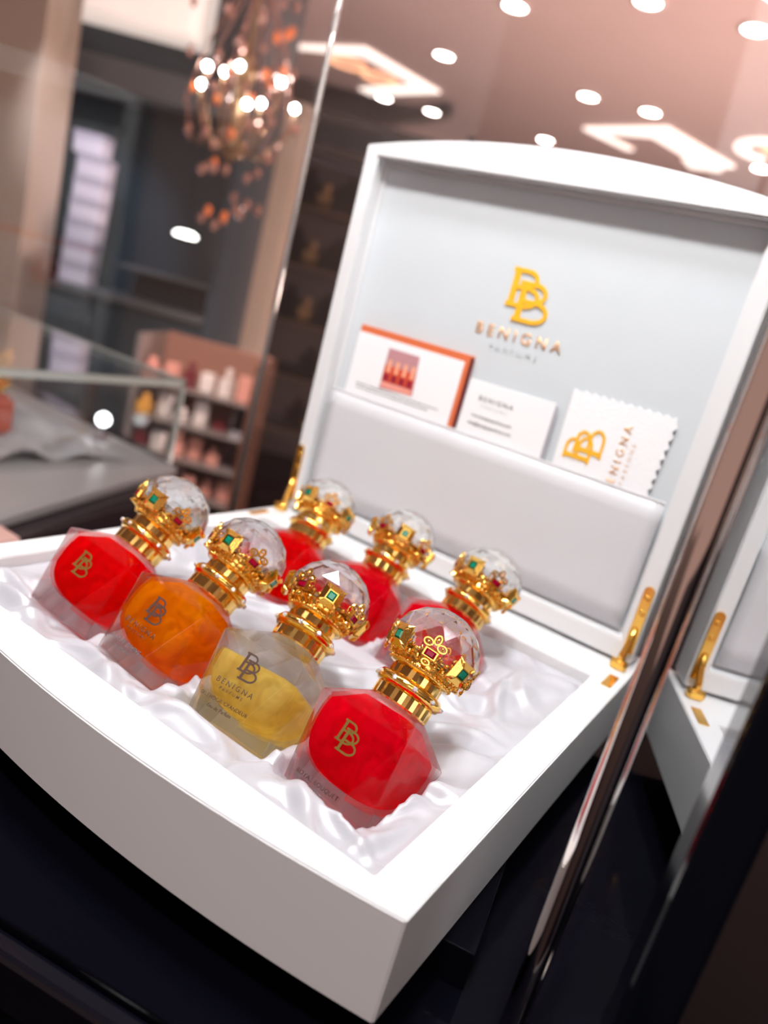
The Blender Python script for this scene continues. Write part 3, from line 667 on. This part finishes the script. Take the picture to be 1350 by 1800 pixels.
def cavity(top, below=0.0, dome=True):
    """liquid: square near the shoulder, rounding to a bowl; optional pyramid top"""
    bm = bmesh.new(); rings = []
    lv = [(.235, .30), (.25, .45), (.28, .58), (.34, .70), (.42, .79), (.54, .86), (.70, .89), (.84, .90)]
    lv = [(z, r) for z, r in lv if z < top] + [(top, .90 if top < .95 else .88)]
    if dome and top > .9: lv += [(1.08, .72), (1.22, .50)]
    for z, r in lv:
        p = 2.2 + 13 * min(1, max(0, (z - .22) / .4)); ring_ = []
        for i in range(40):
            t = 2 * PI * (i + .5) / 40; cc, ss = math.cos(t), math.sin(t); rad = (abs(cc) ** p + abs(ss) ** p) ** (-1 / p)
            ring_.append(bm.verts.new((A * r * rad * cc, A * r * rad * ss, z * BH)))
        rings.append(ring_)
    for A_, B_ in zip(rings, rings[1:]):
        for i in range(40): bm.faces.new((A_[i], A_[(i + 1) % 40], B_[(i + 1) % 40], B_[i]))
    bm.faces.new(list(reversed(rings[0]))); bm.faces.new(rings[-1])
    me = fin(bm, 'liquid'); return me
def liquid(m_, top):
    key = (m_.name, top)
    if key not in C: C[key] = cavity(top); C[key].materials.append(m_); C[key].polygons.foreach_set('use_smooth', [len(p.vertices) == 4 for p in C[key].polygons])
    return C[key]
bm = bmesh.new(); lathe(bm, [(.0170, ZC - .001), (.0176, ZC), (.0176, ZC + .0062), (.0170, ZC + .0072)], 44, ripple=-.03); C['collar'] = fin(bm, 'collar'); C['collar'].materials.append(goldb)
bm = bmesh.new(); lathe(bm, [(.0160, ZC + .0068), (.0190, ZC + .0074), (.0205, ZC + .0096), (.0205, ZC + .0112), (.0190, ZC + .0134), (.0160, ZC + .0140)], 48); C['ring'] = fin(bm, 'ring', smooth=True); C['ring'].materials.append(gold)
bm = bmesh.new(); bmesh.ops.create_icosphere(bm, subdivisions=1, radius=.0017); C['stone'] = fin(bm, 'stone'); C['stone'].materials.append(stone)
bm = bmesh.new(); lathe(bm, [(.0155, ZC + .0138), (.0160, ZC + .0144), (.0160, ZC + .0190), (.0150, ZC + .0198)], 36, ripple=-.035); C['band'] = fin(bm, 'band'); C['band'].materials.append(goldb)
# crown cup with beading
bm = bmesh.new()
Z0 = ZC + .0195
lathe(bm, [(.0150, Z0), (.0185, Z0 + .0010), (.0190, Z0 + .0028), (.0180, Z0 + .0040), (.0205, Z0 + .0075), (.0225, Z0 + .0110), (.0215, Z0 + .0112), (.0150, Z0 + .0040)], 48, cap=False)
for i in range(40):
    t = 2 * PI * i / 40; ball(bm, (.0190 * math.cos(t), .0190 * math.sin(t), Z0 + .0022), .0012, 1)
for i in range(24):
    t = 2 * PI * i / 24; bmesh.ops.create_icosphere(bm, subdivisions=1, radius=.0016, matrix=Matrix.Translation((.0213 * math.cos(t), .0213 * math.sin(t), Z0 + .0066)) @ Matrix.Scale(1.5, 4, (0, 0, 1)))
for i in range(32):
    t = 2 * PI * (i + .5) / 32; ball(bm, (.0228 * math.cos(t), .0228 * math.sin(t), Z0 + .0104 + .001 * (i % 2)), .0015, 1)
for i in range(16):
    t = 2 * PI * (i + .5) / 16
    M_ = Matrix.Rotation(t, 4, 'Z') @ Matrix.Translation((.0246, 0, Z0 + .0135)) @ Matrix.Rotation(PI / 2, 4, 'Y')
    pts_ = [M_ @ Vector((.0024 * math.cos(q), .0017 * math.sin(q), 0)) for q in [2 * PI * j / 10 for j in range(11)]]; tube(bm, pts_, .0006, 5)
C['crown'] = fin(bm, 'crown', smooth=True); C['crown'].materials.append(gold)
bm = bmesh.new(); lathe(bm, [(.0151, Z0 + .0030), (.0215, Z0 + .0100)], 40, cap=False); lathe(bm, [(.0151, Z0 + .0022), (.0151, Z0 + .0030)], 40); C['seat'] = fin(bm, 'seat', smooth=True); C['seat'].materials.append(mat('silver_seat', (.92, .92, .93), .25, 0.85))
# square emerald setting (drawn in XY, facing +Z)
def frame_mesh(sx, sy, hx, hy, hgt, spikes=False):
    bm = bmesh.new()
    o_ = [bm.verts.new((x, y, 0)) for x, y in ((-sx, -sy), (sx, -sy), (sx, sy), (-sx, sy))]
    m2 = [bm.verts.new((x, y, hgt)) for x, y in ((-hx * 1.25, -hy * 1.25), (hx * 1.25, -hy * 1.25), (hx * 1.25, hy * 1.25), (-hx * 1.25, hy * 1.25))]
    i_ = [bm.verts.new((x, y, hgt)) for x, y in ((-hx, -hy), (hx, -hy), (hx, hy), (-hx, hy))]
    b_ = [bm.verts.new((x, y, -.0008)) for x, y in ((-hx, -hy), (hx, -hy), (hx, hy), (-hx, hy))]
    for P_, R_ in ((o_, m2), (m2, i_), (i_, b_)):
        for q in range(4): bm.faces.new((P_[q], P_[(q + 1) % 4], R_[(q + 1) % 4], R_[q]))
    bm.faces.new(list(reversed(b_)))
    vb = [bm.verts.new((v.co.x * .9, v.co.y * .9, -.0016)) for v in o_]
    for q in range(4): bm.faces.new((o_[q], vb[q], vb[(q + 1) % 4], o_[(q + 1) % 4]))
    bm.faces.new(vb)
    if spikes:
        for x, y in ((sx, sy), (-sx, sy), (sx, -sy), (-sx, -sy)):
            tube(bm, [(x * 1.02, y * 1.02, -.0004), (x * .75, y * .75, hgt * .75), (x * .5, y * .5, hgt * 1.12)], [.0003, .0011, .0004], 6)
    return bm
C['square_setting'] = fin(frame_mesh(.0066, .0066, .0026, .0026, .0026, True), 'ss'); C['square_setting'].materials.append(gold)
def gem_mesh(hx, hy, h):
    bm = bmesh.new(); lo_ = [bm.verts.new((x, y, 0)) for x, y in ((-hx, -hy), (hx, -hy), (hx, hy), (-hx, hy))]; hi = [bm.verts.new((x * .62, y * .62, h)) for x, y in ((-hx, -hy), (hx, -hy), (hx, hy), (-hx, hy))]
    for q in range(4): bm.faces.new((lo_[q], lo_[(q + 1) % 4], hi[(q + 1) % 4], hi[q]))
    bm.faces.new(hi); bm.faces.new(list(reversed(lo_))); return fin(bm, 'gem')
C['emerald'] = gem_mesh(.0026, .0026, .0014); C['emerald'].materials.append(emerald)
bm = frame_mesh(.0043, .0030, .0031, .0019, .0016)
for cx_, cy_, rx_, ry_ in ((-.0042, .0052, .0026, .0019), (.0042, .0052, .0026, .0019), (0, .0082, .0018, .0026), (0, -.0050, .0022, .0015)):
    tube(bm, [(cx_ + rx_ * math.cos(q), cy_ + ry_ * math.sin(q), .0004) for q in [2 * PI * j / 12 for j in range(13)]], .0007, 6); ball(bm, (cx_, cy_, .0), .0011, 1)
C['fleur_setting'] = fin(bm, 'fs'); C['fleur_setting'].materials.append(gold)
C['ruby'] = gem_mesh(.0031, .0019, .0011); C['ruby'].materials.append(ruby)
# faceted crystal: cone below, staggered facets above
bm = bmesh.new(); n = 14; rings = []
prof = [(.0125, Z0 + .0025), (.0215, Z0 + .0085), (RB, ZB - .001), (RB * .985, ZB + .0045), (RB * .88, ZB + .0125), (RB * .66, ZB + .0195), (RB * .36, ZB + .0242)]
for q, (r, z) in enumerate(prof):
    off = .5 * (q % 2); rings.append([bm.verts.new((r * math.cos(2 * PI * (i + off) / n), r * math.sin(2 * PI * (i + off) / n), z)) for i in range(n)])
for q in range(len(rings) - 1):
    A_, B_ = rings[q], rings[q + 1]
    for i in range(n):
        if q % 2 == 0: bm.faces.new((A_[i], A_[(i + 1) % n], B_[i])); bm.faces.new((A_[(i + 1) % n], B_[(i + 1) % n], B_[i]))
        else: bm.faces.new((A_[i], A_[(i + 1) % n], B_[(i + 1) % n])); bm.faces.new((A_[i], B_[(i + 1) % n], B_[i]))
bm.faces.new(list(reversed(rings[0]))); bm.faces.new(rings[-1])
C['crystal'] = fin(bm, 'crystal'); C['crystal'].materials.append(crystal)
C['mono_dark'] = monogram_mesh(.0148, .0002, 1.0); C['mono_dark'].materials.append(inkdark)
C['mono_olive'] = C['mono_dark'].copy(); C['mono_olive'].materials.clear(); C['mono_olive'].materials.append(inkolive)

def bottle(loc, tilt, sway, psi, liq, lvl, crown_rot, texts, ink, label, group=None):
    e = bpy.data.objects.new('perfume_bottle', None); COL.objects.link(e); e.empty_display_size = .02
    M_ = Matrix.Translation(loc) @ Matrix.Rotation(sway, 4, 'Y') @ Matrix.Rotation(-tilt, 4, 'X') @ Matrix.Rotation(psi, 4, 'Z')
    e.matrix_world = M_
    link('glass_body', C['body'], None, e); link('liquid', liquid(liq, lvl), None, e)
    cp = Matrix.Rotation(crown_rot, 4, 'Z')
    link('collar', C['collar'], None, e, mtx=cp); rg = link('ring', C['ring'], None, e, mtx=cp)
    for i in range(10):
        t = 2 * PI * i / 10; link('rhinestone', C['stone'], None, rg, loc=(.0206 * math.cos(t), .0206 * math.sin(t), ZC + .0104), rot=(t, t, 0))
    link('neck_band', C['band'], None, e, mtx=cp); link('crown', C['crown'], None, e, mtx=cp)
    for i in range(4):
        for kind, off, tl in (('sq', 0, .42), ('fl', PI / 4, .30)):
            t = crown_rot + i * PI / 2 + off - PI / 2
            r_, zz = (.0262, Z0 + .0118) if kind == 'sq' else (.0252, Z0 + .0105)
            # outward facing frame: local X tangent, local Y up the bottle, local Z outward
            B_ = Matrix(((-math.sin(t), 0, math.cos(t)), (math.cos(t), 0, math.sin(t)), (0, 1, 0))).to_4x4()
            S = Matrix.Translation((r_ * math.cos(t), r_ * math.sin(t), zz)) @ B_ @ Matrix.Rotation(tl * .5, 4, 'X')
            if kind == 'sq':
                s = link('square_setting', C['square_setting'], None, e, mtx=S); link('emerald', C['emerald'], None, s, loc=(0, 0, .0016))
            else:
                s = link('fleur_setting', C['fleur_setting'], None, e, mtx=S); link('ruby', C['ruby'], None, s, loc=(0, 0, .0009))
    link('crystal_seat', C['seat'], None, e); link('crystal_stopper', C['crystal'], None, e, mtx=cp)
    lean = math.atan2(A - A * .97, BH)
    def onface(x, z): return Matrix.Translation((x, -A * .97 - (A * .03) * z / BH - .0003, z)) @ Matrix.Rotation(PI / 2 - 0 * lean, 4, 'X')
    if ink:
        link('monogram', C['mono_dark'] if ink == 'dark' else C['mono_olive'], None, e, mtx=onface(0, .0345))
    for (body, wd, z, sp, im) in texts:
        lettering(body, wd, im, e, onface(0, z * BH), sp, .002)
    tag(e, label, 'perfume bottle', group); return e

name_t = [('BENIGNA', .0262, .445, 1.5, inkdark), ('PARFUMS', .0165, .365, 1.8, inkdark)]
BT = [
 ((-0.1052, 0.0457, -0.0225), 0.721, 0.081, 0.022, red, .98, .18, [], 'olive', 'red perfume bottle with gold crown cap, leftmost of the front row'),
 ((-0.0312, 0.0422, -0.0226), 0.777, 0.074, -0.047, amber, .98, .10, name_t + [('ROYAL DIVINE', .026, .20, 1.1, inkgrey), ('Eau de Parfum', .014, .12, 1.0, inkgrey)], 'dark', 'amber orange perfume bottle with gold crown cap in the front row'),
 ((0.0440, 0.0485, -0.0267), 0.780, -0.065, 0.022, yellow, .80, .55, name_t + [('SPLENDOR GRANDEUR', .034, .235, 1.1, inkdark), ('Eau de Parfum', .017, .145, 1.0, inkdark)], 'dark', 'pale yellow perfume bottle with gold crown cap in the front row'),
 ((0.1152, 0.0526, -0.0300), 0.652, 0.051, -0.139, crimson, .98, -.35, [('ROYAL BOUQUET', .029, .155, 1.1, inkdark), ('Eau de Parfum', .014, .085, 1.0, inkgrey)], 'olive', 'deep red perfume bottle nearest the camera at the front right of the box'),
 ((-0.0725, 0.2049, -0.0274), 0.719, -0.110, 0.000, red, .98, -.1, [], None, 'red perfume bottle with gold crown cap, left in the back row by the left hinge'),
 ((-0.0005, 0.2083, -0.0276), 0.699, -0.006, 0.000, crimson, .98, .45, [], None, 'crimson perfume bottle with gold crown cap, middle of the back row'),
 ((0.0702, 0.2044, -0.0280), 0.700, 0.129, -0.144, crimson, .98, -.1, [], None, 'crimson perfume bottle with gold crown cap, right in the back row behind the nearest bottle')]
roots = []
for a_ in BT: roots.append(bottle(*a_, group='perfume bottles lying in the satin'))

# ------------------------------------------------------------------ satin lining pressed down by the bottles
NX, NY = 260, 236
xs = np.linspace(-IX + .0006, IX - .0006, NX); ys = np.linspace(.0006, IY1 - .0006, NY)
X, Y = np.meshgrid(xs, ys, indexing='ij')
rs = np.random.RandomState(11)
Z = np.full_like(X, -.0135)
Z += .0025 * np.sin(X * 31 + Y * 17 + 1) * np.sin(Y * 26 - X * 12)
wx = X + .010 * np.sin(Y * 55 + 1.3) + .006 * np.sin(X * 70 + Y * 40); wy = Y + .010 * np.sin(X * 48 + .5) + .005 * np.sin(Y * 88 + X * 33)
for q in range(80):
    cx_, cy_ = rs.uniform(-.17, .17), rs.uniform(0, .30); th = rs.uniform(-.9, 1.4) + (PI / 2 if rs.rand() < .35 else 0); ln = rs.uniform(.02, .055); wd_ = rs.uniform(.003, .008); hh = rs.uniform(.003, .0075)
    cv = rs.uniform(-9, 9)
    s_ = (wx - cx_) * np.cos(th) + (wy - cy_) * np.sin(th); d_ = -(wx - cx_) * np.sin(th) + (wy - cy_) * np.cos(th) + cv * s_ ** 2
    Z += hh * np.exp(-(s_ / ln) ** 2) * (np.exp(-(d_ / wd_) ** 2) - .35 * np.exp(-((d_ - 1.9 * wd_) / wd_) ** 2))
# hand placed rolls near the front edge
for (x0, y0, x1, y1, hh, wd_, cv) in ((.085, .020, .150, .030, .0085, .0075, 4), (.150, .010, .160, .055, .007, .005, -3), (-.04, .010, .03, .022, .006, .006, -5), (-.15, .03, -.08, .012, .007, .007, 4), (.02, .028, .075, .018, .006, .006, 5), (.135, .13, .165, .20, .009, .014, 3), (.10, .17, .15, .25, .008, .010, -3), (-.15, .08, -.16, .17, .006, .008, 3), (-.12, .15, .0, .155, .005, .008, 3), (.12, .25, .165, .27, .006, .01, 0)):
    mx_, my_ = (x0 + x1) / 2, (y0 + y1) / 2; th = math.atan2(y1 - y0, x1 - x0); ln = math.hypot(x1 - x0, y1 - y0) / 2
    s_ = (X - mx_) * math.cos(th) + (Y - my_) * math.sin(th); d_ = -(X - mx_) * math.sin(th) + (Y - my_) * math.cos(th) + cv * s_ ** 2
    Z += hh * np.exp(-(s_ / ln) ** 4) * np.exp(-(d_ / wd_) ** 2)
edge = np.minimum(np.minimum(X + IX, IX - X), np.minimum(Y, IY1 - Y))
Z = -.0035 + (Z + .0035) * (1 - .8 * np.exp(-edge / .009)) - .003 * np.exp(-edge / .0012)
t_ = (-.0015 - Z) / .003; Z = -.0015 - .003 * np.where(t_ > 8, t_, np.log1p(np.exp(np.minimum(t_, 8))))
Z = np.clip(Z, -.044, -.0012)
def envelope(root):
    M_ = root.matrix_world; N3 = M_.to_3x3(); pl = []
    for p in ((0, 0, -1, 0.0), (1, 0, 0, A), (-1, 0, 0, A), (0, 1, 0, A), (0, -1, 0, A), (0, 0, 1, .066)):
        nn = N3 @ Vector(p[:3]); d = p[3] + nn.dot(M_.translation) + .0012; pl.append((nn, d))
    lo_ = np.full_like(X, -1e3); hi_ = np.full_like(X, 1e3)
    for nn, d in pl:
        v = (d - nn.x * X - nn.y * Y) / (nn.z if abs(nn.z) > 1e-6 else 1e-6)
        if nn.z < 0: lo_ = np.maximum(lo_, v)
        else: hi_ = np.minimum(hi_, v)
    return lo_, (lo_ < hi_)
bpy.context.view_layer.update()
caps = []
for rt in roots: caps.append(envelope(rt))
for it in range(3):
    for lo_, ok in caps: Z = np.where(ok, np.minimum(Z, lo_ - .0004), Z)
    if it < 2:
        Zp = np.pad(Z, 1, mode='edge'); S = (Zp[:-2, 1:-1] + Zp[2:, 1:-1] + Zp[1:-1, :-2] + Zp[1:-1, 2:]) / 4
        Z = Z * .55 + S * .45
Z = np.clip(Z, -.0520, -.0008)
V = np.stack([X, Y, Z], -1).reshape(-1, 3); F = []
for i in range(NX - 1):
    for j in range(NY - 1): F.append((i * NY + j, (i + 1) * NY + j, (i + 1) * NY + j + 1, i * NY + j + 1))
me = bpy.data.meshes.new('satin'); me.from_pydata([tuple(v) for v in V], [], F); me.polygons.foreach_set('use_smooth', [True] * len(F)); me.materials.append(satin)
o = link('satin_lining', me); tag(o, 'rumpled glossy white satin lining the tray of the box under the bottles', 'fabric')
